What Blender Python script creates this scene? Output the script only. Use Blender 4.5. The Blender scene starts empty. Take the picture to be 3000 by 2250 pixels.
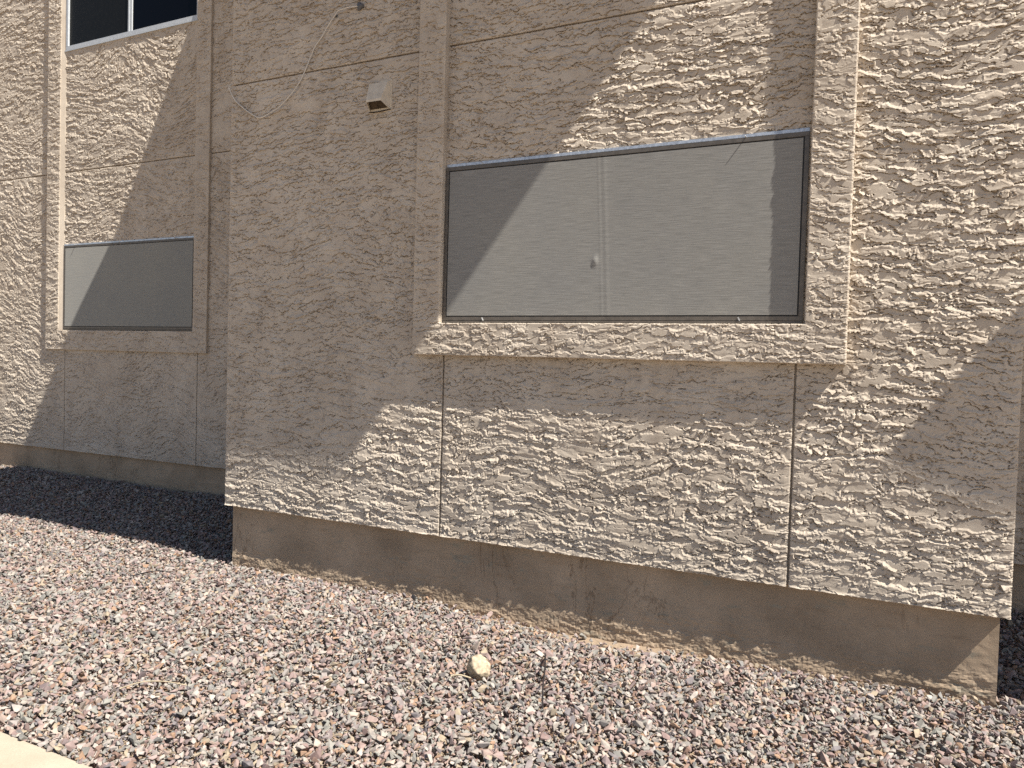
import bpy, bmesh, math, random
import numpy as np
from mathutils import Vector, Matrix

# ------------------------------------------------------------------ camera, sky, sun, exposure
scene = bpy.context.scene
COL = scene.collection
CAM = Vector((0.0, -4.19, 1.55))
YAW, PITCH, ROLL = (math.radians(a) for a in (26.197, 1.605, 1.592))
fwd = Vector((-math.sin(YAW) * math.cos(PITCH), math.cos(YAW) * math.cos(PITCH), -math.sin(PITCH)))
rgt0 = Vector((math.cos(YAW), math.sin(YAW), 0.0))
up0 = rgt0.cross(fwd)
rgt = rgt0 * math.cos(ROLL) + up0 * math.sin(ROLL)
upv = -rgt0 * math.sin(ROLL) + up0 * math.cos(ROLL)
cam_data = bpy.data.cameras.new("camera")
cam_data.sensor_width = 36.0
cam_data.lens = 27.0
cam_data.clip_start = 0.05
cam_data.clip_end = 500.0
cam = bpy.data.objects.new("camera", cam_data)
COL.objects.link(cam)
cam.matrix_world = Matrix(((rgt.x, upv.x, -fwd.x, CAM.x), (rgt.y, upv.y, -fwd.y, CAM.y),
                           (rgt.z, upv.z, -fwd.z, CAM.z), (0, 0, 0, 1)))
scene.camera = cam

SUN = Vector((0.72, -0.15, 1.0)).normalized()          # towards the sun
world = bpy.data.worlds.new("World")
scene.world = world
world.use_nodes = True
wn = world.node_tree
wn.nodes.clear()
w_out = wn.nodes.new("ShaderNodeOutputWorld")
w_bg = wn.nodes.new("ShaderNodeBackground")
w_sky = wn.nodes.new("ShaderNodeTexSky")
w_sky.sky_type = 'NISHITA'
w_sky.sun_disc = False
w_sky.sun_elevation = math.asin(SUN.z)
w_sky.sun_rotation = math.atan2(SUN.x, SUN.y)
w_sky.altitude = 350
w_bg.inputs["Strength"].default_value = 0.05
wn.links.new(w_sky.outputs[0], w_bg.inputs["Color"])
wn.links.new(w_bg.outputs[0], w_out.inputs["Surface"])

sun_data = bpy.data.lights.new("sun", 'SUN')
sun_data.energy = 5.0
sun_data.angle = math.radians(0.47)
sun_data.color = (1.0, 0.94, 0.84)
sun = bpy.data.objects.new("sun", sun_data)
COL.objects.link(sun)
sun.rotation_euler = SUN.to_track_quat('Z', 'Y').to_euler()
sun.location = SUN * 30

vs = scene.view_settings
vs.view_transform = 'Standard'
vs.look = 'None'
vs.exposure = 1.16
vs.gamma = 1.0
vs.use_curve_mapping = False
scene.cycles.use_denoising = False

# ------------------------------------------------------------------ helpers
rng = np.random.default_rng(11)
random.seed(5)


def link(o, parent=None):
    COL.objects.link(o)
    if parent is not None:
        o.parent = parent
    return o


def tag(o, label=None, cat=None, group=None, kind=None):
    for k, v in (("label", label), ("category", cat), ("group", group), ("kind", kind)):
        if v:
            o[k] = v
    return o


def empty(name, loc=(0, 0, 0)):
    o = bpy.data.objects.new(name, None)
    o.location = loc
    return link(o)


def np_mesh(name, verts, quads, mat, smooth=False):
    """verts (n,3), quads (m,4) -> mesh"""
    me = bpy.data.meshes.new(name)
    verts = np.ascontiguousarray(verts, dtype=np.float32)
    quads = np.ascontiguousarray(quads, dtype=np.int32)
    me.vertices.add(len(verts))
    me.vertices.foreach_set("co", verts.ravel())
    me.loops.add(quads.size)
    me.loops.foreach_set("vertex_index", quads.ravel())
    me.polygons.add(len(quads))
    me.polygons.foreach_set("loop_start", np.arange(0, quads.size, 4, dtype=np.int32))
    me.polygons.foreach_set("use_smooth", np.full(len(quads), smooth))
    me.update(calc_edges=True)
    me.materials.append(mat)
    return me


class MB:
    """collects boxes and prisms into one mesh object"""

    def __init__(self):
        self.v, self.f = [], []

    def box(self, x0, x1, y0, y1, z0, z1):
        n = len(self.v)
        self.v += [(x0, y0, z0), (x1, y0, z0), (x1, y1, z0), (x0, y1, z0),
                   (x0, y0, z1), (x1, y0, z1), (x1, y1, z1), (x0, y1, z1)]
        self.f += [tuple(n + i for i in q) for q in
                   ((0, 3, 2, 1), (4, 5, 6, 7), (0, 1, 5, 4), (1, 2, 6, 5), (2, 3, 7, 6), (3, 0, 4, 7))]
        return self

    def poly_prism(self, pts, z0, z1):
        n, k = len(self.v), len(pts)
        self.v += [(x, y, z0) for x, y in pts] + [(x, y, z1) for x, y in pts]
        self.f.append(tuple(n + i for i in range(k))[::-1])
        self.f.append(tuple(n + k + i for i in range(k)))
        for i in range(k):
            j = (i + 1) % k
            self.f.append((n + i, n + j, n + k + j, n + k + i))
        return self

    def build(self, name, mat, parent=None, bevel=0.0):
        me = bpy.data.meshes.new(name)
        me.from_pydata(self.v, [], self.f)
        bm = bmesh.new()
        bm.from_mesh(me)
        bmesh.ops.recalc_face_normals(bm, faces=bm.faces)
        if bevel > 0:
            bmesh.ops.bevel(bm, geom=list(bm.edges), offset=bevel, segments=2, affect='EDGES', clamp_overlap=True)
        bm.to_mesh(me)
        bm.free()
        me.materials.append(mat)
        o = bpy.data.objects.new(name, me)
        return link(o, parent)


def tube(name, pts, rad, mat, parent=None, sides=8, taper=None):
    """a tube through the points, Catmull-Rom smoothed, with capped ends"""
    P = [Vector(p) for p in pts]
    Q = []
    for i in range(len(P) - 1):
        p0, p1, p2, p3 = P[max(i - 1, 0)], P[i], P[i + 1], P[min(i + 2, len(P) - 1)]
        for s in range(5):
            t = s / 5
            Q.append(0.5 * ((2 * p1) + (p2 - p0) * t + (2 * p0 - 5 * p1 + 4 * p2 - p3) * t * t
                            + (3 * p1 - p0 - 3 * p2 + p3) * t ** 3))
    Q.append(P[-1])
    v, f = [], []
    for i, q in enumerate(Q):
        d = (Q[min(i + 1, len(Q) - 1)] - Q[max(i - 1, 0)]).normalized()
        a = d.cross(Vector((0.3, 1, 0.2))).normalized()
        b = d.cross(a)
        r = rad if taper is None else rad * (1 + (taper - 1) * i / (len(Q) - 1))
        for k in range(sides):
            t = 2 * math.pi * k / sides
            v.append(q + (a * math.cos(t) + b * math.sin(t)) * r)
    for i in range(len(Q) - 1):
        for k in range(sides):
            k2 = (k + 1) % sides
            f.append((i * sides + k, i * sides + k2, (i + 1) * sides + k2, (i + 1) * sides + k))
    f.append(tuple(range(sides)))
    f.append(tuple((len(Q) - 1) * sides + k for k in range(sides)))
    me = bpy.data.meshes.new(name)
    me.from_pydata(v, [], f)
    for p in me.polygons:
        p.use_smooth = True
    me.materials.append(mat)
    return link(bpy.data.objects.new(name, me), parent)


# ------------------------------------------------------------------ materials
def new_mat(name):
    m = bpy.data.materials.new(name)
    m.use_nodes = True
    nt = m.node_tree
    return m, nt, nt.nodes["Principled BSDF"]


def node(nt, kind, **kw):
    n = nt.nodes.new(kind)
    for k, v in kw.items():
        if k.startswith("i_"):
            n.inputs[k[2:].replace("_", " ")].default_value = v
        else:
            setattr(n, k, v)
    return n


def ramp(nt, fac, stops, interp='LINEAR'):
    r = nt.nodes.new("ShaderNodeValToRGB")
    r.color_ramp.interpolation = interp
    els = r.color_ramp.elements
    while len(els) < len(stops):
        els.new(0.5)
    for e, (p, c) in zip(els, stops):
        e.position = p
        e.color = (*c, 1.0)
    nt.links.new(fac, r.inputs["Fac"])
    return r.outputs["Color"]


def noise(nt, vec, scale, detail=3.0, rough=0.55, dist=0.0):
    n = node(nt, "ShaderNodeTexNoise")
    n.inputs["Scale"].default_value = scale
    n.inputs["Detail"].default_value = detail
    n.inputs["Roughness"].default_value = rough
    n.inputs["Distortion"].default_value = dist
    nt.links.new(vec, n.inputs["Vector"])
    return n.outputs["Fac"]


def mixc(nt, fac, a, b, mode='MIX'):
    m = node(nt, "ShaderNodeMix", data_type='RGBA', blend_type=mode)
    for sock, val in ((m.inputs["Factor"], fac), (m.inputs["A"], a), (m.inputs["B"], b)):
        if isinstance(val, (int, float)):
            sock.default_value = val
        elif isinstance(val, tuple):
            sock.default_value = (*val, 1.0)
        else:
            nt.links.new(val, sock)
    return m.outputs["Result"]


def mapped(nt, scale=(1, 1, 1)):
    g = node(nt, "ShaderNodeNewGeometry")
    mp = node(nt, "ShaderNodeMapping")
    mp.inputs["Scale"].default_value = scale
    nt.links.new(g.outputs["Position"], mp.inputs["Vector"])
    return mp.outputs["Vector"]


def bump(nt, bsdf, height, strength, dist=0.002):
    b = node(nt, "ShaderNodeBump")
    b.inputs["Strength"].default_value = strength
    b.inputs["Distance"].default_value = dist
    nt.links.new(height, b.inputs["Height"])
    nt.links.new(b.outputs["Normal"], bsdf.inputs["Normal"])


def mat_stucco():
    m, nt, b = new_mat("stucco")
    p = mapped(nt)
    big = ramp(nt, noise(nt, p, 0.9, 4), [(0.35, (0.50, 0.437, 0.362)), (0.65, (0.565, 0.50, 0.42))])
    patch = ramp(nt, noise(nt, p, 5.5, 5, 0.65), [(0.36, (0.80, 0.775, 0.76)), (0.62, (1.0, 1.0, 1.0))])
    c = mixc(nt, 0.7, big, patch, 'MULTIPLY')
    spk = ramp(nt, noise(nt, p, 90, 3, 0.7), [(0.25, (0.82, 0.80, 0.78)), (0.55, (1, 1, 1))])
    c = mixc(nt, 0.5, c, spk, 'MULTIPLY')
    stain = ramp(nt, noise(nt, mapped(nt, (3.0, 1, 0.7)), 1.6, 5, 0.7), [(0.54, (1, 1, 1)), (0.74, (0.74, 0.70, 0.66))])
    c = mixc(nt, 0.6, c, stain, 'MULTIPLY')
    nt.links.new(c, b.inputs["Base Color"])
    b.inputs["Roughness"].default_value = 0.92
    b.inputs["Specular IOR Level"].default_value = 0.2
    bump(nt, b, noise(nt, p, 260, 4, 0.7), 0.55, 0.0015)
    return m


def mat_plinth():
    m, nt, b = new_mat("painted_concrete")
    p = mapped(nt)
    c = ramp(nt, noise(nt, p, 2.2, 5, 0.6), [(0.32, (0.29, 0.22, 0.155)), (0.68, (0.46, 0.355, 0.255))])
    # flaked patches where bare grey render and sandy soil splash show
    fl = ramp(nt, noise(nt, mapped(nt, (1.6, 1, 4.0)), 3.2, 6, 0.72, 0.4), [(0.58, (0, 0, 0)), (0.66, (1, 1, 1))])
    c = mixc(nt, fl, c, (0.30, 0.26, 0.20))
    dr = ramp(nt, noise(nt, mapped(nt, (1.2, 1, 5.0)), 6.0, 6, 0.7), [(0.55, (1, 1, 1)), (0.8, (0.72, 0.66, 0.6))])
    c = mixc(nt, 0.8, c, dr, 'MULTIPLY')
    # hairline cracks and old form marks
    ck = ramp(nt, noise(nt, mapped(nt, (1.0, 1, 0.45)), 2.6, 6, 0.62, 0.5), [(0.488, (1, 1, 1)), (0.4985, (0.45, 0.4, 0.36)), (0.509, (1, 1, 1))])
    ckm = ramp(nt, noise(nt, p, 1.7, 2), [(0.5, (0, 0, 0)), (0.62, (0.8, 0.8, 0.8))])
    c = mixc(nt, ckm, c, mixc(nt, 1.0, c, ck, 'MULTIPLY'))
    nt.links.new(c, b.inputs["Base Color"])
    b.inputs["Roughness"].default_value = 0.85
    b.inputs["Specular IOR Level"].default_value = 0.25
    bump(nt, b, noise(nt, p, 120, 5, 0.7), 0.5, 0.002)
    return m


def mat_plain(name, col, rough=0.6, metal=0.0, spec=0.5, var=0.12, nscale=30.0):
    m, nt, b = new_mat(name)
    p = mapped(nt)
    lo = tuple(c * (1 - var) for c in col)
    hi = tuple(min(1, c * (1 + var)) for c in col)
    c = ramp(nt, noise(nt, p, nscale, 4), [(0.35, lo), (0.65, hi)])
    nt.links.new(c, b.inputs["Base Color"])
    b.inputs["Roughness"].default_value = rough
    b.inputs["Metallic"].default_value = metal
    b.inputs["Specular IOR Level"].default_value = spec
    return m


def mat_screen(name, lo, hi):
    m, nt, b = new_mat(name)
    streak = noise(nt, mapped(nt, (9.0, 1.0, 170.0)), 1.0, 4, 0.65)
    fine = noise(nt, mapped(nt, (260.0, 1.0, 40.0)), 1.0, 2, 0.6)
    c = ramp(nt, streak, [(0.25, lo), (0.75, hi)])
    f2 = ramp(nt, fine, [(0.3, (0.9, 0.9, 0.9)), (0.7, (1, 1, 1))])
    c = mixc(nt, 0.7, c, f2, 'MULTIPLY')
    dust = ramp(nt, noise(nt, mapped(nt), 2.0, 4), [(0.35, (0.92, 0.92, 0.92)), (0.7, (1.0, 0.99, 0.96))])
    c = mixc(nt, 1.0, c, dust, 'MULTIPLY')
    nt.links.new(c, b.inputs["Base Color"])
    b.inputs["Roughness"].default_value = 0.8
    b.inputs["Specular IOR Level"].default_value = 0.25
    bump(nt, b, streak, 0.35, 0.002)
    b.inputs["Sheen Weight"].default_value = 1.0
    b.inputs["Sheen Roughness"].default_value = 0.35
    return m


def mat_stone():
    m, nt, b = new_mat("crushed_stone")
    oi = node(nt, "ShaderNodeObjectInfo")
    cols = [(0.47, 0.365, 0.345), (0.36, 0.37, 0.35), (0.56, 0.53, 0.49), (0.38, 0.29, 0.28), (0.45, 0.44, 0.42),
            (0.30, 0.31, 0.30), (0.54, 0.45, 0.40), (0.64, 0.61, 0.57), (0.31, 0.26, 0.27), (0.42, 0.44, 0.41),
            (0.49, 0.39, 0.36), (0.38, 0.35, 0.36), (0.50, 0.35, 0.25), (0.58, 0.54, 0.52), (0.27, 0.26, 0.28),
            (0.48, 0.46, 0.45), (0.50, 0.44, 0.34), (0.44, 0.35, 0.34), (0.40, 0.41, 0.39), (0.34, 0.24, 0.20),
            (0.52, 0.50, 0.47), (0.47, 0.38, 0.37), (0.34, 0.35, 0.35), (0.60, 0.53, 0.47)]
    cols = [tuple(0.56 * k * a for k, a in zip(q, (1.04, 0.985, 0.955))) for q in cols]
    c = ramp(nt, oi.outputs["Random"], [(i / len(cols), q) for i, q in enumerate(cols)], 'CONSTANT')
    n1 = ramp(nt, noise(nt, mapped(nt), 45, 4, 0.6), [(0.3, (0.74, 0.74, 0.75)), (0.7, (1.12, 1.1, 1.08))])
    c = mixc(nt, 1.0, c, n1, 'MULTIPLY')
    nt.links.new(c, b.inputs["Base Color"])
    b.inputs["Roughness"].default_value = 0.75
    b.inputs["Specular IOR Level"].default_value = 0.3
    bump(nt, b, noise(nt, mapped(nt), 220, 4, 0.7), 0.4, 0.002)
    return m


def mat_ground():
    m, nt, b = new_mat("sandy_soil")
    p = mapped(nt)
    c = ramp(nt, noise(nt, p, 3, 6, 0.6), [(0.3, (0.27, 0.215, 0.16)), (0.7, (0.38, 0.305, 0.225))])
    g = ramp(nt, noise(nt, p, 70, 5, 0.75), [(0.3, (0.6, 0.58, 0.56)), (0.7, (1.05, 1.0, 1.0))])
    c = mixc(nt, 1.0, c, g, 'MULTIPLY')
    nt.links.new(c, b.inputs["Base Color"])
    b.inputs["Roughness"].default_value = 0.95
    b.inputs["Specular IOR Level"].default_value = 0.15
    bump(nt, b, noise(nt, p, 120, 5, 0.7), 0.7, 0.004)
    return m


def mat_concrete():
    m, nt, b = new_mat("path_concrete")
    p = mapped(nt)
    c = ramp(nt, noise(nt, p, 4, 6, 0.65), [(0.3, (0.33, 0.285, 0.22)), (0.7, (0.41, 0.36, 0.285))])
    g = ramp(nt, noise(nt, p, 160, 4, 0.7), [(0.3, (0.86, 0.85, 0.84)), (0.6, (1, 1, 1))])
    c = mixc(nt, 1.0, c, g, 'MULTIPLY')
    nt.links.new(c, b.inputs["Base Color"])
    b.inputs["Roughness"].default_value = 0.9
    bump(nt, b, noise(nt, p, 200, 4, 0.7), 0.3, 0.002)
    return m


M_STUCCO = mat_stucco()
M_PLINTH = mat_plinth()
M_SCREEN = mat_screen("sun_screen_mesh", (0.19, 0.188, 0.18), (0.325, 0.321, 0.308))
M_SCREEN2 = mat_screen("dusty_screen_mesh", (0.235, 0.235, 0.22), (0.29, 0.29, 0.27))
M_FRAME = mat_plain("bronze_aluminium", (0.13, 0.115, 0.10), 0.45, 0.3, 0.5, 0.15)
M_SPLINE = mat_plain("black_rubber", (0.012, 0.012, 0.013), 0.6)
M_FLASH = mat_plain("mill_aluminium", (0.52, 0.56, 0.62), 0.4, 0.6, 0.5, 0.2, 60)
M_WHITE = mat_plain("white_aluminium", (0.50, 0.53, 0.56), 0.4, 0.1, 0.5, 0.06)
M_GLASS = mat_plain("dark_glass", (0.002, 0.002, 0.003), 0.04, 0.0, 0.12, 0.1)
M_GLASS2 = mat_plain("insect_screen_over_glass", (0.010, 0.010, 0.009), 0.35, 0.0, 0.12, 0.15)
M_CABLE = mat_plain("white_cable", (0.60, 0.56, 0.50), 0.5, 0, 0.4, 0.06)
M_DARKGREY = mat_plain("dark_sealant", (0.10, 0.10, 0.105), 0.6)
M_HOOD = mat_plain("painted_metal_hood", (0.60, 0.53, 0.43), 0.75, 0, 0.15, 0.10, 25)
M_HOODIN = mat_plain("rusty_hood_lining", (0.055, 0.04, 0.027), 0.8, 0, 0.2, 0.4, 40)
M_TWIG = mat_plain("dark_stick", (0.02, 0.018, 0.02), 0.45, 0, 0.5, 0.2, 60)
M_STRAW = mat_plain("dry_straw", (0.36, 0.30, 0.21), 0.7, 0, 0.3, 0.15, 60)
M_ROOF = mat_plain("painted_eave_board", (0.42, 0.35, 0.28), 0.8, 0, 0.3, 0.1, 5)
M_COBBLE = mat_plain("tan_cobble", (0.38, 0.315, 0.23), 0.9, 0, 0.2, 0.28, 55)
M_STONE = mat_stone()
M_SOIL = mat_ground()
M_PATH = mat_concrete()
M_WINDOW_CLIP = mat_plain("bare_clip", (0.5, 0.5, 0.5), 0.35, 0.5)

# ------------------------------------------------------------------ stucco relief (height fields in metres)
TN, TS = 1536, 0.003                      # tile size in samples, metres per sample
_kx = np.fft.fftfreq(TN, TS)[None, :] * 2 * np.pi
_kz = np.fft.fftfreq(TN, TS)[:, None] * 2 * np.pi


def tile(octaves):
    """periodic Gaussian noise; octaves = (sigma_x, sigma_z, amplitude)"""
    out = np.zeros((TN, TN))
    for sx, sz, a in octaves:
        w = np.fft.fft2(rng.standard_normal((TN, TN)))
        g = np.fft.ifft2(w * np.exp(-0.5 * ((_kx * sx) ** 2 + (_kz * sz) ** 2))).real
        out += a * g / g.std()
    return (out / out.std()).astype(np.float32)


def samp(t, X, Z):
    u, v = (X / TS) % TN, (Z / TS) % TN
    i, j = np.floor(u).astype(int), np.floor(v).astype(int)
    fu, fv = u - i, v - j
    i %= TN
    j %= TN
    i2, j2 = (i + 1) % TN, (j + 1) % TN
    return (t[j, i] * (1 - fu) * (1 - fv) + t[j, i2] * fu * (1 - fv) + t[j2, i] * (1 - fu) * fv + t[j2, i2] * fu * fv)


def sstep(a, b, x):
    t = np.clip((x - a) / (b - a), 0, 1)
    return t * t * (3 - 2 * t)


T_WARP = tile([(0.22, 0.20, 1.0)])
T_SMALL = tile([(0.030, 0.014, 1.0), (0.010, 0.007, 0.6)])
T_SKIP = tile([(0.046, 0.0080, 1.0), (0.014, 0.0050, 0.46), (0.0045, 0.0034, 0.28)])
T_SKIP2 = tile([(0.024, 0.0062, 1.0), (0.008, 0.0042, 0.5), (0.0038, 0.003, 0.4)])
T_COVER = tile([(0.15, 0.075, 1.0), (0.05, 0.022, 0.55)])
T_SCALE = tile([(0.30, 0.22, 1.0)])
T_CRUMB = tile([(0.0032, 0.0030, 1.0)])
T_STREAK = tile([(0.045, 0.0035, 1.0)])
T_SOFT = tile([(0.06, 0.03, 1.0), (0.02, 0.012, 0.5)])


def h_stucco(X, Z, amp=1.0, warp=0.06, tilt=0.0, stretch=1.0):
    w = samp(T_WARP, X, Z)
    s = samp(T_SMALL, X + 1.7, Z + 0.9)
    # the trowel bites coarser in some places than in others
    kk = samp(T_SCALE, X + 0.9, Z + 0.6)
    Xw = (X + 0.010 * s + 0.05 * kk) / stretch
    Zw = (Z + warp * w + 0.012 * kk + tilt * X + 0.006 * samp(T_SMALL, X, Z + 2.1)) / stretch
    cov = samp(T_COVER, X + 0.4, Z + 1.3)
    n1 = samp(T_SKIP, Xw, Zw) - 0.08 + 0.72 * cov
    n2 = samp(T_SKIP2, Xw + 1.1, Zw + 0.53) - 0.50 - 0.35 * cov
    p1, p2 = sstep(-0.06, 0.06, n1), sstep(-0.06, 0.06, n2)
    edge = np.exp(-((n1 - 0.1) / 0.40) ** 2) + 0.7 * np.exp(-((n2 - 0.1) / 0.35) ** 2)
    rim = np.exp(-((n1 - 0.20) / 0.18) ** 2)
    crumb = np.clip(samp(T_CRUMB, X, Z) - 0.25, 0, 2.2)
    h = 0.0058 * p1 * (0.6 + 0.5 * sstep(-1, 1.4, samp(T_SOFT, X, Z))) + 0.0032 * p2 + 0.0010 * rim
    h = h + 0.0017 * crumb * edge + 0.0004 * samp(T_STREAK, Xw, Zw) * (0.25 + 1.2 * p1) + 0.0006 * samp(T_SOFT, X + 2, Z)
    # torn edges: slit along each skin's foot, cut deeper than real plaster for dark shade lines
    g1 = samp(T_SKIP, Xw, Zw + 0.004) - samp(T_SKIP, Xw, Zw - 0.004)
    g2 = samp(T_SKIP2, Xw + 1.1, Zw + 0.534) - samp(T_SKIP2, Xw + 1.1, Zw + 0.526)
    slit = np.exp(-((n1 + 0.30) / 0.24) ** 2) * sstep(0.0, 0.5, g1)
    slit = np.maximum(slit, np.exp(-((n2 + 0.28) / 0.22) ** 2) * sstep(0.0, 0.5, g2) * (1 - 0.5 * p1))
    h = h - 0.0135 * slit * sstep(-2.3, -0.5, samp(T_SMALL, X + 0.7, Z + 0.2))
    return amp * h


def h_plinth(X, Z, z0):
    low = 1 - sstep(z0 + 0.06, z0 + 0.22, Z + 0.03 * samp(T_WARP, X, Z * 0))
    chip = sstep(0.0, 0.25, samp(T_SOFT, X, Z * 1.5))
    h = 0.0006 * samp(T_SOFT, X + 1, Z) + 0.0004 * samp(T_SMALL, X, Z)
    return h + low * (0.0026 * chip + 0.0011 * samp(T_SMALL, X * 1.3, Z * 1.3) + 0.0008 * samp(T_CRUMB, X, Z)) - 0.002 * low


def axis(breaks, step):
    out = [breaks[0]]
    for a, b in zip(breaks[:-1], breaks[1:]):
        n = max(1, int(round((b - a) / step)))
        out += list(np.linspace(a, b, n + 1)[1:])
    return np.array(out)


def relief(name, xs, zs, y, thick, hfun, mat, parent, keep=None, lip=None, round_edge=0.0, under=0.0, calm=0.4):
    """a slab facing -Y whose front carries the relief; keep(xc, zc) masks cells, outline edges are turned back"""
    X, Z = np.meshgrid(xs, zs)
    H = hfun(X, Z)
    nz, nx = X.shape
    xc, zc = np.meshgrid((xs[1:] + xs[:-1]) / 2, (zs[1:] + zs[:-1]) / 2)
    mask = np.ones(xc.shape, bool) if keep is None else keep(xc, zc)
    if lip is not None:
        H = H + lip(X, Z)
    idx = np.arange(nz * nx).reshape(nz, nx)
    a, b, c, d = idx[:-1, :-1], idx[:-1, 1:], idx[1:, 1:], idx[1:, :-1]
    quads = np.stack([a, b, c, d], -1)[mask]
    pad = np.pad(mask, 1)
    sk = []
    jj, ii = np.nonzero(pad[1:-1, 1:] & ~pad[1:-1, :-1])           # open on the left
    sk.append(np.stack([idx[jj + 1, ii], idx[jj, ii]], -1))
    jj, ii = np.nonzero(pad[1:-1, :-1] & ~pad[1:-1, 1:])           # open on the right
    sk.append(np.stack([idx[jj, ii], idx[jj + 1, ii]], -1))
    jj, ii = np.nonzero(pad[1:, 1:-1] & ~pad[:-1, 1:-1])           # open below
    sk.append(np.stack([idx[jj, ii], idx[jj, ii + 1]], -1))
    jj, ii = np.nonzero(pad[:-1, 1:-1] & ~pad[1:, 1:-1])           # open above
    sk.append(np.stack([idx[jj, ii + 1], idx[jj, ii]], -1))
    sk = np.concatenate(sk)
    bv = np.unique(sk)
    D = np.full(nz * nx, 9.0)
    D[bv] = 0
    D = D.reshape(nz, nx)
    for k in range(1, 6):
        E = D.copy()
        E[1:] = np.minimum(E[1:], D[:-1] + 1)
        E[:-1] = np.minimum(E[:-1], D[1:] + 1)
        E[:, 1:] = np.minimum(E[:, 1:], D[:, :-1] + 1)
        E[:, :-1] = np.minimum(E[:, :-1], D[:, 1:] + 1)
        D = E
    W = np.clip(D / 5.0, 0, 1)
    H = H * (calm + (1 - calm) * W) + (1 - W) * (1 - calm) * 0.002     # floated flatter along joints and corners
    V = np.stack([X, y - H, Z], -1).reshape(-1, 3)
    sag = (under * W * np.clip(H - 0.0005, 0, 1)).ravel()              # skins of plaster hang over their lower edge
    V[:, 2] -= sag
    if round_edge > 0:                                               # outline a little worn and uneven
        V[bv, 1] += round_edge
        V[bv, 0] += rng.normal(0, 0.0008, len(bv))
        V[bv, 2] += rng.normal(0, 0.0008, len(bv))
    back = V[bv].copy()
    back[:, 1] = y + thick
    rem = np.zeros(nz * nx, np.int64)
    rem[bv] = np.arange(len(bv)) + nz * nx
    skq = np.stack([sk[:, 0], rem[sk[:, 0]], rem[sk[:, 1]], sk[:, 1]], -1)
    allq = np.concatenate([quads, skq])
    V = np.concatenate([V, back])
    used = np.unique(allq)
    m2 = np.zeros(len(V), np.int64)
    m2[used] = np.arange(len(used))
    o = bpy.data.objects.new(name, np_mesh(name, V[used], m2[allq], mat))
    return link(o, parent)


# ------------------------------------------------------------------ the house
ZB, ZTOP, ZE = 0.427, 4.45, 6.2           # stucco drip edge, top of the modelled relief, eave height
XL, XR = -4.425, 0.541                    # bay corners
WY, RY = 1.32, 1.27                       # faces of the recessed walls left and right
G = 0.006                                # half width of a control joint
JZ = 3.527                                # height of the horizontal joint
T = 0.052                                 # how far the window surround stands out
house = empty("stucco_house", (-2.0, 0.0, 0.0))
tag(house, "tan rough-stucco house with projecting bay, screened windows and painted plinth", "house")
house_inv = Matrix.Translation(-house.location)


def H_(o):
    """parent to the house keeping world coordinates"""
    o.parent = house
    o.matrix_parent_inverse = house_inv
    return o


bay = H_(MB().box(XL + 0.004, XR - 0.004, 0.022, 1.5, ZB + 0.006, ZE).build("bay_wall", M_STUCCO))
wing = H_(MB().box(-14.0, XL + 0.3, WY + 0.022, WY + 0.2, ZB + 0.006, ZE + 0.3).build("recessed_wall", M_STUCCO))
rwing = H_(MB().box(XR - 0.3, 9.0, RY + 0.022, RY + 0.2, ZB + 0.006, ZE + 0.3).build("recessed_wall", M_STUCCO))


def drip(z0, amp=0.010):
    return lambda X, Z: amp * np.exp(-((Z - z0) / 0.010) ** 2) * (0.7 + 0.5 * samp(T_SMALL, X * 2, Z * 0))


def bay_h(X, Z):
    return h_stucco(X, Z, 1.0, 0.024, 0.03, 1.05)


DX, DZ = 0.0058, 0.0037
WX0, WX1, WZ0, WZ1 = -2.558, -0.411, 1.790, 2.776       # bay window


def panel(x0, x1, z0, z1, y=0.0, parent=bay, h=bay_h, dx=DX, dz=DZ, lip=None):
    return relief("stucco_panel", axis([x0, x1], dx), axis([z0, z1], dz), y, 0.02, h, M_STUCCO, parent, lip=lip, round_edge=0.0015, under=1.1)


panel(XL, -2.549 - G, ZB, JZ - G, lip=drip(ZB))
panel(-2.549 + G, -0.438 - G, ZB, 1.70, lip=drip(ZB))
panel(-0.438 + G, XR, ZB, 3.75, lip=drip(ZB))
panel(-2.60, -0.38, 2.74, JZ - G)
panel(-2.60, -0.38, JZ + G, 4.15)
panel(XL, -2.60 - G, JZ + G, ZTOP)

# window surround of the bay: two legs and a sill, one casting
SX0, SX1, SX2, SX3 = -2.757, -2.562, -0.398, -0.200
SZ0, SZ1 = 1.585, 1.786
relief_trim = relief("window_surround", axis([SX0, SX1, SX2, SX3], DX), axis([SZ0, SZ1, ZTOP - 0.4], DZ), -T, T + 0.02,
                     lambda X, Z: h_stucco(X + 0.3, Z + 0.2, 0.68, 0.025, 0.02, 1.0), M_STUCCO, None,
                     keep=lambda x, z: (x < SX1) | (x > SX2) | (z < SZ1), round_edge=0.003, under=1.1)
H_(relief_trim)

# recessed wall on the left with its two stacked windows
VX0, VX1 = -8.325, -6.277
VZ0, VZ1, UZ0, UZ1 = 1.778, 2.722, 4.850, 5.80
WDX, WDZ = 0.0095, 0.0062


def wing_h(X, Z):
    return h_stucco(X, Z, 1.0, 0.075, 0.10, 1.12)


def wpanel(x0, x1, z0, z1, lip=None):
    return panel(x0, x1, z0, z1, WY, wing, wing_h, WDX, WDZ, lip)


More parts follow.
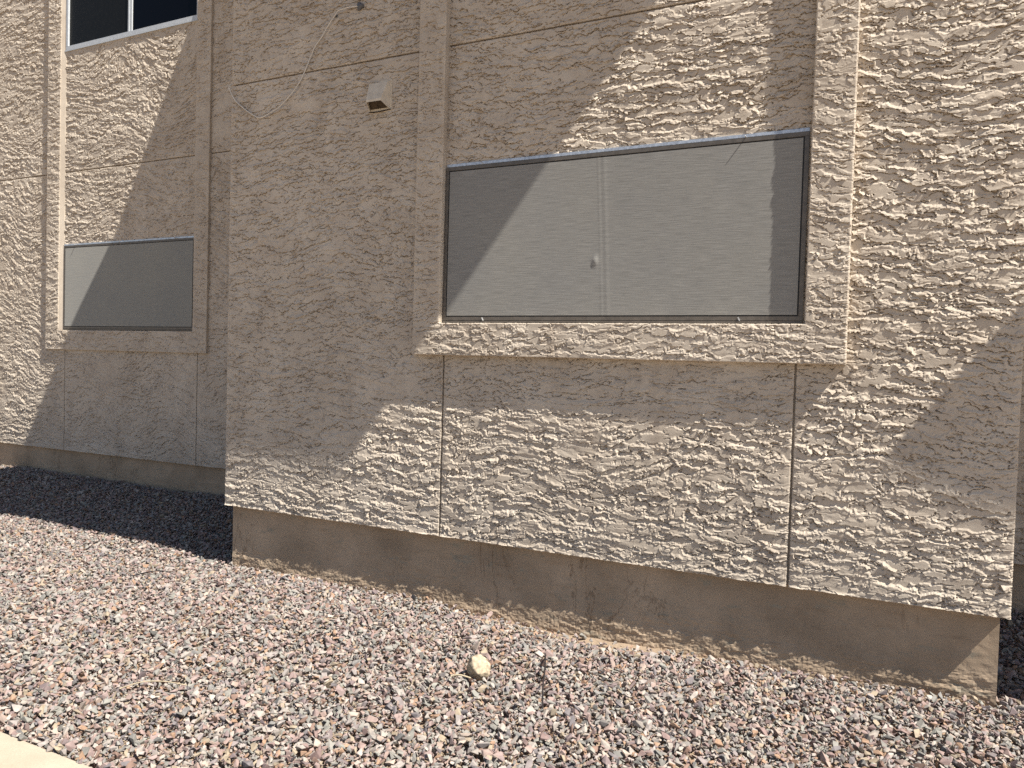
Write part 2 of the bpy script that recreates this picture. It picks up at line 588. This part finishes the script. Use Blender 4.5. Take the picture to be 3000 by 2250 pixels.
wpanel(-10.3, -8.303 - G, ZB, JZ - G, drip(ZB))
wpanel(-8.303 + G, -6.227 - G, ZB, 1.70, drip(ZB))
wpanel(-6.227 + G, -5.2, ZB, JZ - G, drip(ZB))
wpanel(-8.42, -6.227 - G, 2.68, JZ - G)
wpanel(-8.42, -6.227 - G, JZ + G, UZ0 + 0.02)
wpanel(-10.3, -8.42 - G, JZ + G, 5.9)
wpanel(-6.227 + G, -5.2, JZ + G, 5.5)
WT = 0.030
relief_trim2 = relief("window_surround", axis([-8.612, -8.385, -6.272, -6.078], WDX), axis([1.556, 1.772, 6.0], WDZ), WY - WT, WT + 0.02,
                      lambda X, Z: h_stucco(X + 0.3, Z + 0.2, 0.8, 0.05, 0.10, 1.2), M_STUCCO, None,
                      keep=lambda x, z: (x < -8.385) | (x > -6.272) | (z < 1.772), round_edge=0.002, under=1.1)
H_(relief_trim2)
# smooth splayed reveal inside the left leg
bm_r = MB()
bm_r.poly_prism([(-8.3855, WY - WT + 0.003), (-8.326, WY - 0.006), (-8.326, WY + 0.01), (-8.3855, WY + 0.01)], 1.775, 6.0)
bm_r.build("reveal", M_STUCCO, relief_trim2)

# recessed wall on the right, only a sliver of it in view
panel(XR - 0.25, 1.7, ZB, 4.1, RY, rwing, bay_h, 0.012, 0.008, drip(ZB))

# painted concrete plinths below the drip edges
def plinth(x0, x1, y, zb):
    o = relief("plinth", axis([x0, x1], 0.008), axis([zb - 0.12, ZB + 0.004], 0.006), y, 0.10,
               lambda X, Z: h_plinth(X, Z, zb), M_PLINTH, None)
    return H_(o)


plinth(XL + 0.034, XR - 0.036, 0.050, -0.03)
plinth(-11.5, -4.4, WY + 0.035, 0.11)
plinth(0.4, 3.0, RY + 0.035, 0.12)
# return faces of the bay and its plinth
H_(MB().box(XL + 0.034, XL + 0.05, 0.150, WY + 0.03, -0.15, ZB + 0.005).build("plinth_return", M_PLINTH))
H_(MB().box(XR - 0.052, XR - 0.036, 0.150, RY + 0.03, -0.15, ZB + 0.005).build("plinth_return", M_PLINTH))

# unseen eave over the bay, outlined to cast the wall shadows; underside at ZE
FRONT_A = -0.822
H_(MB().poly_prism([(-5.58, 1.45), (-5.38, 1.098), (-5.01, 0.80), (-5.02, 0.66), (-4.86, 0.46), (-4.86, FRONT_A), (0.565, FRONT_A), (0.665, -0.41), (0.70, -0.2), (0.70, 1.45)],
                   ZE, ZE + 0.035).build("roof", M_ROOF))
ZP = 3.9
H_(MB().poly_prism([(1.97, 1.26), (2.00, -0.428), (2.5, -0.455), (9.0, -0.455), (9.0, 1.26)], ZP, ZP + 0.03).build("added_shade_roof", M_ROOF))  # unseen roof added to cast the crisp shadow wedge at right
H_(MB().box(4.05, 9.0, 0.0, 1.25, 0.0, ZP - 0.002).build("added_support_wall", M_STUCCO))  # unseen wall added to carry that roof


# ------------------------------------------------------------------ windows
def screen_mesh(name, x0, x1, z0, z1, y, mat, parent, ridges=(), pull=None, sag=0.0):
    xs, zs = axis([x0, x1], 0.006), axis([z0, z1], 0.012)
    X, Z = np.meshgrid(xs, zs)
    u, v = (X - x0) / (x1 - x0), (Z - z0) / (z1 - z0)
    Hh = -sag * np.sin(np.pi * u) * np.sin(np.pi * v) + 0.0005 * samp(T_WARP, X, Z)
    for xr, xb, wid, hh in ridges:
        xm = xr + (xb - xr) * (1 - v)
        Hh = Hh + hh * np.exp(-((X - xm) / wid) ** 2)
    if pull:
        Hh = Hh + 0.006 * np.exp(-(((X - pull[0]) / 0.016) ** 2 + ((Z - pull[1]) / 0.024) ** 2))
    nz, nx = X.shape
    idx = np.arange(nz * nx).reshape(nz, nx)
    q = np.stack([idx[:-1, :-1], idx[:-1, 1:], idx[1:, 1:], idx[1:, :-1]], -1).reshape(-1, 4)
    V = np.stack([X, y - Hh, Z], -1).reshape(-1, 3)
    return link(bpy.data.objects.new(name, np_mesh(name, V, q, mat, True)), parent)


def ring(mb, x0, x1, z0, z1, w, y0, y1, wt=None, wb=None):
    wt, wb = wt or w, wb or w
    mb.box(x0, x1, y0, y1, z0, z0 + wb).box(x0, x1, y0, y1, z1 - wt, z1)
    mb.box(x0, x0 + w, y0, y1, z0 + wb, z1 - wt).box(x1 - w, x1, y0, y1, z0 + wb, z1 - wt)
    return mb


def screened_window(x0, x1, z0, z1, y, mscreen, big):
    fw = 0.023 if big else 0.020
    proud = 0.016 if big else 0.012
    f = MB()
    ring(f, x0, x1, z0 + 0.014, z1 - 0.012, fw, y - proud, y + 0.03)
    fr = H_(f.build("window", M_FRAME, None, 0.0015))
    s = MB()
    ring(s, x0 + fw - 0.001, x1 - fw + 0.001, z0 + 0.014 + fw - 0.001, z1 - 0.012 - fw + 0.001, 0.010, y - proud + 0.006, y + 0.02)
    s.build("spline", M_SPLINE, fr)
    a, b, c, d = x0 + fw + 0.007, x1 - fw - 0.007, z0 + 0.014 + fw + 0.007, z1 - 0.012 - fw - 0.007
    if big:
        screen_mesh("sun_screen", a, b, c, d, y - proud + 0.0006, mscreen, fr,
                    ((-1.545, -1.495, 0.006, 0.0006), (-1.512, -1.462, 0.012, 0.0008)), (-1.545, 2.144), 0.003)
    else:
        screen_mesh("sun_screen", a, b, c, d, y - proud + 0.0006, mscreen, fr, (), None, 0.002)
    MB().box(x0 + 0.002, x1 - 0.002, y - proud - 0.004, y + 0.02, z0, z0 + 0.012).build("sill_channel", M_FRAME, fr, 0.001)
    MB().box(x0 + 0.004, x1 - 0.002, y - proud + 0.001, y + 0.02, z1 - 0.011, z1 + 0.006).build("flashing", M_FLASH, fr, 0.001)
    return fr


win = screened_window(WX0, WX1, WZ0, WZ1, 0.0, M_SCREEN, True)
win["label"] = "wide bronze framed window behind a grey sun screen"
for cx in (-2.268, -0.729):                                     # little white turn clips on the bottom rail
    c = MB().box(-0.003, 0.003, -0.008, 0.002, -0.011, 0.011).build("clip", M_WINDOW_CLIP, win, 0.0015)
    c.location = (cx, -0.016, WZ0 + 0.022)
    c.rotation_euler = (0, math.radians(-28), 0)
for cx, cz in ((-0.727, WZ1 - 0.010), (-2.30, WZ1 - 0.004)):      # screws standing out of the head of the frame
    tube("screw", [(cx, 0.0, cz), (cx, -0.020, cz), (cx, -0.036, cz + 0.002)], 0.0042, M_WINDOW_CLIP, win, 6, 0.55)
win2 = screened_window(VX0, VX1, VZ0, VZ1, WY, M_SCREEN2, False)
win2["label"] = "smaller screened window on the recessed wall"
for cx in (-8.12, -6.55):
    tube("screw", [(cx, WY, VZ1 - 0.006), (cx, WY - 0.03, VZ1 - 0.004)], 0.005, M_WINDOW_CLIP, win2, 6, 0.6)

# upper window: white sliding frame and dark glass
u = MB()
ring(u, VX0, VX1 + 0.01, UZ0 + 0.02, UZ1, 0.034, WY - 0.014, WY + 0.03, 0.034, 0.040)
uw = H_(u.build("window", M_WHITE, None, 0.0015))
uw["label"] = "white framed sliding window with dark glass above the screened one"
MB().box(-7.318, -7.294, WY - 0.010, WY + 0.028, UZ0 + 0.061, UZ1 - 0.035).build("meeting_rail", M_WHITE, uw, 0.001)
MB().box(-7.288, -7.262, WY - 0.005, WY + 0.028, UZ0 + 0.061, UZ1 - 0.035).build("meeting_rail", M_WHITE, uw, 0.001)
MB().box(VX0 + 0.035, -7.319, WY + 0.004, WY + 0.010, UZ0 + 0.061, UZ1 - 0.035).build("pane", M_GLASS2, uw)
MB().box(-7.261, VX1 - 0.025, WY + 0.006, WY + 0.012, UZ0 + 0.061, UZ1 - 0.035).build("pane", M_GLASS, uw)
MB().box(VX0 - 0.02, VX1 + 0.02, WY - 0.016, WY + 0.01, UZ0 + 0.004, UZ0 + 0.0195).build("sill_channel", M_WHITE, uw, 0.001)

# ------------------------------------------------------------------ vent hood on the bay
def shell(name, verts, faces, mat, parent=None, thick=0.002):
    me = bpy.data.meshes.new(name)
    me.from_pydata(verts, [], faces)
    bm = bmesh.new()
    bm.from_mesh(me)
    bmesh.ops.recalc_face_normals(bm, faces=bm.faces)
    bmesh.ops.solidify(bm, geom=list(bm.faces), thickness=thick)
    bm.to_mesh(me)
    bm.free()
    me.materials.append(mat)
    return link(bpy.data.objects.new(name, me), parent)


hv = [(-3.166, -0.004, 3.372), (-3.004, -0.004, 3.372), (-3.023, -0.086, 3.236), (-3.139, -0.086, 3.236),
      (-3.166, -0.004, 3.186), (-3.004, -0.004, 3.186), (-3.023, -0.086, 3.222), (-3.139, -0.086, 3.222),
      (-3.160, -0.030, 3.362), (-3.010, -0.030, 3.362)]
hood = H_(shell("vent_hood", hv, [(0, 1, 9, 8), (8, 9, 2, 3), (2, 6, 7, 3), (1, 5, 6, 2, 9), (0, 8, 3, 7, 4)], M_HOOD))
hood["label"] = "small painted vent hood with a rusty underside"
shell("damper_flap", [(-3.158, -0.010, 3.200), (-3.012, -0.010, 3.200), (-3.028, -0.070, 3.262), (-3.134, -0.070, 3.262)], [(0, 1, 2, 3)], M_HOODIN, hood)
MB().box(-3.176, -2.994, -0.0055, 0.004, 3.176, 3.382).build("wall_flange", M_HOOD, hood, 0.0015)
tube("drip_lip", [(-3.172, -0.008, 3.182), (-3.10, -0.012, 3.178), (-3.03, -0.010, 3.183), (-2.998, -0.008, 3.186)], 0.004, M_HOODIN, hood, 6)

# ------------------------------------------------------------------ ground
def gz(x, y):
    """ground height: nearly level, rising to the recessed walls"""
    x, y = np.asarray(x, float), np.asarray(y, float)
    rise = 0.15 * sstep(0.15, 1.25, y)
    near = -0.035 * np.exp(-((x + 1.6) / 0.9) ** 2 - ((y - 0.0) / 0.35) ** 2) - 0.02 * np.exp(-((x + 4.0) / 1.2) ** 2 - (y / 0.4) ** 2)
    und = 0.010 * np.sin(1.7 * x + 0.6) * np.cos(2.3 * y + 0.4) + 0.006 * np.sin(4.3 * x + 1.1 * y)
    return rise + near + und * np.exp(-(np.hypot(x + 4, y) / 14) ** 2) - 0.012


def far_axis(a, b, step, far):
    core = axis([a, b], step)
    out = [0.3, 0.9, 2.2, 5, 11, 24, far]
    return np.concatenate([[a - d for d in out[::-1]], core, [b + d for d in out]])


gxs, gys = far_axis(-13.0, 5.0, 0.06, 70.0), far_axis(-2.7, 1.6, 0.06, 70.0)
GX, GY = np.meshgrid(gxs, gys)
bare_spot = np.exp(-((GX + 1.45) / 0.6) ** 2) * np.exp(-((GY - 0.03) / 0.12) ** 2)
GZ = gz(GX, np.clip(GY, -3, 1.6)) + 0.002 * rng.standard_normal(GX.shape) - 0.026 * (1 - bare_spot)
gi = np.arange(GX.size).reshape(GX.shape)
gq = np.stack([gi[:-1, :-1], gi[:-1, 1:], gi[1:, 1:], gi[1:, :-1]], -1).reshape(-1, 4)
ground = link(bpy.data.objects.new("ground", np_mesh("ground", np.stack([GX, GY, GZ], -1).reshape(-1, 3), gq, M_SOIL, True)))
tag(ground, "sandy soil under the gravel bed along the house", "ground", kind="structure")

# concrete path, its edge parallel to the house
PY = -2.335
pv = MB().box(-40, 40, PY - 1.35, PY, -0.12, 0.004)
path = pv.build("footpath", M_PATH, None, 0.006)
tag(path, "pale concrete footpath edge beside the gravel bed", "footpath", kind="structure")

# ------------------------------------------------------------------ gravel
def rock_mesh(seed, flat=0.5, n=9):
    r = random.Random(seed)
    bm = bmesh.new()
    for _ in range(n):
        d = Vector((r.gauss(0, 1), r.gauss(0, 1), r.gauss(0, 1))).normalized()
        k = r.uniform(0.8, 1.0)
        bm.verts.new((d.x * k * 0.5, d.y * k * 0.5 * r.uniform(0.5, 0.8), d.z * k * 0.5 * flat))
    res = bmesh.ops.convex_hull(bm, input=list(bm.verts))
    bmesh.ops.delete(bm, geom=[v for v in bm.verts if not v.link_faces], context='VERTS')
    bmesh.ops.bevel(bm, geom=list(bm.edges), offset=0.012, segments=1, affect='EDGES', clamp_overlap=True)
    me = bpy.data.meshes.new("stone")
    bm.to_mesh(me)
    bm.free()
    me.materials.append(M_STONE)
    return me


NPROTO = 14
protos = [rock_mesh(100 + i, 0.36 + 0.022 * (i % 9)) for i in range(NPROTO)]
pcol = bpy.data.collections.new("stone_kinds")                # not linked to the scene: only read by the gravel
for i, me in enumerate(protos):
    pcol.objects.link(bpy.data.objects.new("stone_kind_%02d" % i, me))

pts = []
for (x0, x1, y0, y1, step, zlo, zhi) in ((-11.0, 2.4, PY + 0.015, 1.36, 0.0270, -0.024, -0.014), (-11.0, 2.4, PY + 0.015, 1.36, 0.0265, -0.006, 0.003), (-11.0, 2.4, PY + 0.02, 1.36, 0.0300, 0.007, 0.022)):
    nx, ny = int((x1 - x0) / step), int((y1 - y0) / step)
    a, b = np.meshgrid(np.arange(nx), np.arange(ny))
    px = x0 + (a + rng.random(a.shape) * 1.1) * step
    py = y0 + (b + rng.random(b.shape) * 1.1) * step
    pz = zlo + (zhi - zlo) * rng.random(a.shape)
    pts.append(np.stack([px.ravel(), py.ravel(), pz.ravel()], -1))
stray = np.stack([rng.uniform(-4.5, -1.0, 16), PY - rng.exponential(0.03, 16), np.full(16, 0.024)], -1)
edge_row = np.stack([rng.uniform(-5.5, 2.0, 320), PY + rng.normal(0.010, 0.008, 320), rng.uniform(0.012, 0.028, 320)], -1)
pts = np.concatenate(pts + [stray, edge_row])
X, Y = pts[:, 0], pts[:, 1]
inside_bay = (X > XL + 0.03) & (X < XR - 0.03) & (Y > 0.022)
behind = ((X <= XL + 0.03) & (Y > WY + 0.02)) | ((X >= XR - 0.03) & (Y > RY + 0.02))
# bare sandy patch against the plinth where the stones have washed away
bare = np.exp(-((X + 1.35) / 0.42) ** 2) * np.exp(-((Y - 0.0) / 0.06) ** 2) * 1.0
bare += 0.5 * np.exp(-((X + 2.3) / 0.3) ** 2) * np.exp(-((Y - 0.0) / 0.05) ** 2)
sel = ~inside_bay & ~behind & (rng.random(len(X)) > bare)
# keep only what the camera, or one a step to the side, could see
d = np.stack([X, Y, np.zeros_like(X)], -1) - np.array(CAM)
cx = d @ np.array(rgt)
cz = d @ np.array(fwd)
cy = d @ np.array(upv)
sel &= (cz > 0.5) & (np.abs(cx / cz) < 0.667 * 1.35 + 0.0) & (np.abs(cy / cz) < 0.5 * 1.3)
pts = pts[sel]
N = len(pts)
size = np.clip(rng.lognormal(math.log(0.038), 0.34, N), 0.015, 0.085)
pts[:, 2] += gz(pts[:, 0], pts[:, 1])
rot = np.stack([rng.normal(0, 0.5, N), rng.normal(0, 0.5, N), rng.random(N) * 6.283], -1)
scl = size[:, None] * np.stack([np.ones(N), rng.uniform(0.8, 1.1, N), rng.uniform(0.75, 1.25, N)], -1)
kind = rng.integers(0, NPROTO, N)

# the 300 stones that show largest are objects of their own
dd = pts - np.array(CAM)
zc_ = dd @ np.array(fwd)
ux, uy = (dd @ np.array(rgt)) / zc_, (dd @ np.array(upv)) / zc_
vis = (np.abs(ux) < 0.660) & (np.abs(uy) < 0.495) & (pts[:, 2] - gz(pts[:, 0], pts[:, 1]) > 0.0075)
score = np.where(vis, size / zc_, 0)
top = np.argsort(-score)[:300]
rest = np.ones(N, bool)
rest[top] = False
for k in top:
    o = bpy.data.objects.new("stone", protos[kind[k]])
    o.location = pts[k]
    o.rotation_euler = rot[k]
    o.scale = scl[k]
    link(o, ground)

gm = bpy.data.meshes.new("gravel")
gp = pts[rest].astype(np.float32)
gm.vertices.add(len(gp))
gm.vertices.foreach_set("co", gp.ravel())
for nm, arr in (("rot", rot[rest]), ("scl", scl[rest])):
    at = gm.attributes.new(nm, 'FLOAT_VECTOR', 'POINT')
    at.data.foreach_set("vector", np.ascontiguousarray(arr, dtype=np.float32).ravel())
at = gm.attributes.new("kindex", 'INT', 'POINT')
at.data.foreach_set("value", np.ascontiguousarray(kind[rest], dtype=np.int32))
gm.materials.append(M_STONE)
gravel = bpy.data.objects.new("gravel", gm)
link(gravel, ground)
gravel["kind"] = "stuff"
gravel["label"] = "crushed pink, grey and green gravel covering the bed"

ng = bpy.data.node_groups.new("gravel_scatter", 'GeometryNodeTree')
ng.interface.new_socket("Geometry", in_out='INPUT', socket_type='NodeSocketGeometry')
ng.interface.new_socket("Geometry", in_out='OUTPUT', socket_type='NodeSocketGeometry')
gin, gout = ng.nodes.new("NodeGroupInput"), ng.nodes.new("NodeGroupOutput")
iop = ng.nodes.new("GeometryNodeInstanceOnPoints")
ci = ng.nodes.new("GeometryNodeCollectionInfo")
ci.inputs["Collection"].default_value = pcol
ci.inputs["Separate Children"].default_value = True
ci.inputs["Reset Children"].default_value = True
iop.inputs["Pick Instance"].default_value = True


def nattr(name, dt):
    n = ng.nodes.new("GeometryNodeInputNamedAttribute")
    n.data_type = dt
    n.inputs["Name"].default_value = name
    return n.outputs[0]


e2r = ng.nodes.new("FunctionNodeEulerToRotation")
ng.links.new(gin.outputs[0], iop.inputs["Points"])
ng.links.new(ci.outputs[0], iop.inputs["Instance"])
ng.links.new(nattr("kindex", 'INT'), iop.inputs["Instance Index"])
ng.links.new(nattr("rot", 'FLOAT_VECTOR'), e2r.inputs[0])
ng.links.new(e2r.outputs[0], iop.inputs["Rotation"])
ng.links.new(nattr("scl", 'FLOAT_VECTOR'), iop.inputs["Scale"])
ng.links.new(iop.outputs[0], gout.inputs[0])
md = gravel.modifiers.new("scatter", 'NODES')
md.node_group = ng
print("stones", N)

# ------------------------------------------------------------------ loose things
# tan cobble lying on the gravel
bm = bmesh.new()
bmesh.ops.create_icosphere(bm, subdivisions=5, radius=1.0)
for v in bm.verts:
    n = v.co.normalized()
    r = 1 + 0.12 * math.sin(2.3 * n.x + 1.1 * n.z + 0.5) + 0.09 * math.sin(3.1 * n.y - 2.2 * n.z) + 0.035 * math.sin(7 * n.x + 5 * n.y + 3 * n.z)
    r += 0.02 * math.sin(13 * n.x - 9 * n.z + 4 * n.y) + 0.012 * math.sin(23 * n.z + 19 * n.y)
    for d, k in ((Vector((-0.9, -0.3, 0.2)).normalized(), 0.80), (Vector((0.5, -0.7, 0.5)).normalized(), 0.88), (Vector((0.3, 0.2, -1)).normalized(), 0.8), (Vector((0.2, -0.2, 0.95)).normalized(), 0.93)):
        q = n.dot(d) * r
        if q > k:
            r *= k / q * (1 + 0.15 * (q - k))                 # worn facets
    v.co = Vector((n.x * 0.056, n.y * 0.046, n.z * 0.062)) * r
me = bpy.data.meshes.new("cobble")
bm.to_mesh(me)
bm.free()
for p in me.polygons:
    p.use_smooth = True
me.materials.append(M_COBBLE)
cob = link(bpy.data.objects.new("cobble", me))
cob.location = (-1.765, -0.90, float(gz(-1.765, -0.90)) + 0.060)
cob.rotation_euler = (0.25, -0.2, 0.5)
tag(cob, "rounded cream-tan cobble lying alone on the grey-pink gravel", "cobble")

g0 = lambda x, y, h: (x, y, float(gz(x, y)) + h)
t1 = tube("stick", [g0(-1.610, -0.42, 0.020), g0(-1.545, -0.57, 0.050), g0(-1.47, -0.75, 0.056), g0(-1.40, -0.93, 0.050), g0(-1.325, -1.10, 0.022)], 0.0048, M_TWIG, None, 8, 0.8)
tag(t1, "thin straight black stick on the gravel right of the cobble", "stick")
t2 = tube("twig", [g0(-4.66, -0.60, 0.022), g0(-4.57, -0.54, 0.052), g0(-4.50, -0.47, 0.054), g0(-4.42, -0.42, 0.020)], 0.0045, M_TWIG, None, 8, 0.5)
tag(t2, "short dark curved twig on the gravel left of the bay corner", "twig")

t3 = tube("dry_stalk", [g0(-1.86, -0.99, 0.030), g0(-1.82, -0.98, 0.042), g0(-1.765, -0.965, 0.034)], 0.0050, M_STRAW, None, 6, 0.8)
tag(t3, "short pale dry stalk lying just below the cobble", "stalk")
t4 = tube("dry_stalk", [g0(-3.12, -1.84, 0.024), g0(-3.05, -1.78, 0.050), g0(-2.97, -1.72, 0.050), g0(-2.90, -1.66, 0.026)], 0.0032, M_STRAW, None, 6, 0.6)
tag(t4, "long pale thin dry stalk on the gravel near the footpath", "stalk")

# white cable hanging in a loop on the bay
cp = [(-3.275, 3.894), (-3.352, 3.898), (-3.429, 3.89), (-3.46, 3.865), (-3.518, 3.812), (-3.577, 3.744), (-3.644, 3.676), (-3.706, 3.558),
      (-3.762, 3.461), (-3.835, 3.384), (-3.927, 3.314), (-4.012, 3.282), (-4.121, 3.255), (-4.211, 3.292), (-4.303, 3.353), (-4.373, 3.409),
      (-4.415, 3.474), (-4.428, 3.515)]
cpts = [(x, -0.021 - 0.006 * math.sin(i * 0.8), z) for i, (x, z) in enumerate(cp)] + [(-4.435, 0.03, 3.55), (-4.436, 0.10, 3.58)]
cable = tube("cable", cpts, 0.0042, M_CABLE, None, 8)
tag(cable, "thin white cable hanging in a loop above the vent hood", "cable")
bm = bmesh.new()
bmesh.ops.create_icosphere(bm, subdivisions=3, radius=0.026)
for v in bm.verts:
    v.co *= 1 + 0.22 * math.sin(v.co.x * 116) * math.cos(v.co.z * 140)
    v.co.y *= 0.6
me = bpy.data.meshes.new("sealant")
bm.to_mesh(me)
bm.free()
me.materials.append(M_DARKGREY)
so = link(bpy.data.objects.new("sealant", me), cable)
so.location = (-3.262, -0.010, 3.897)
MB().box(-3.472, -3.456, -0.022, 0.0, 3.858, 3.874).build("clip", M_DARKGREY, cable, 0.002)
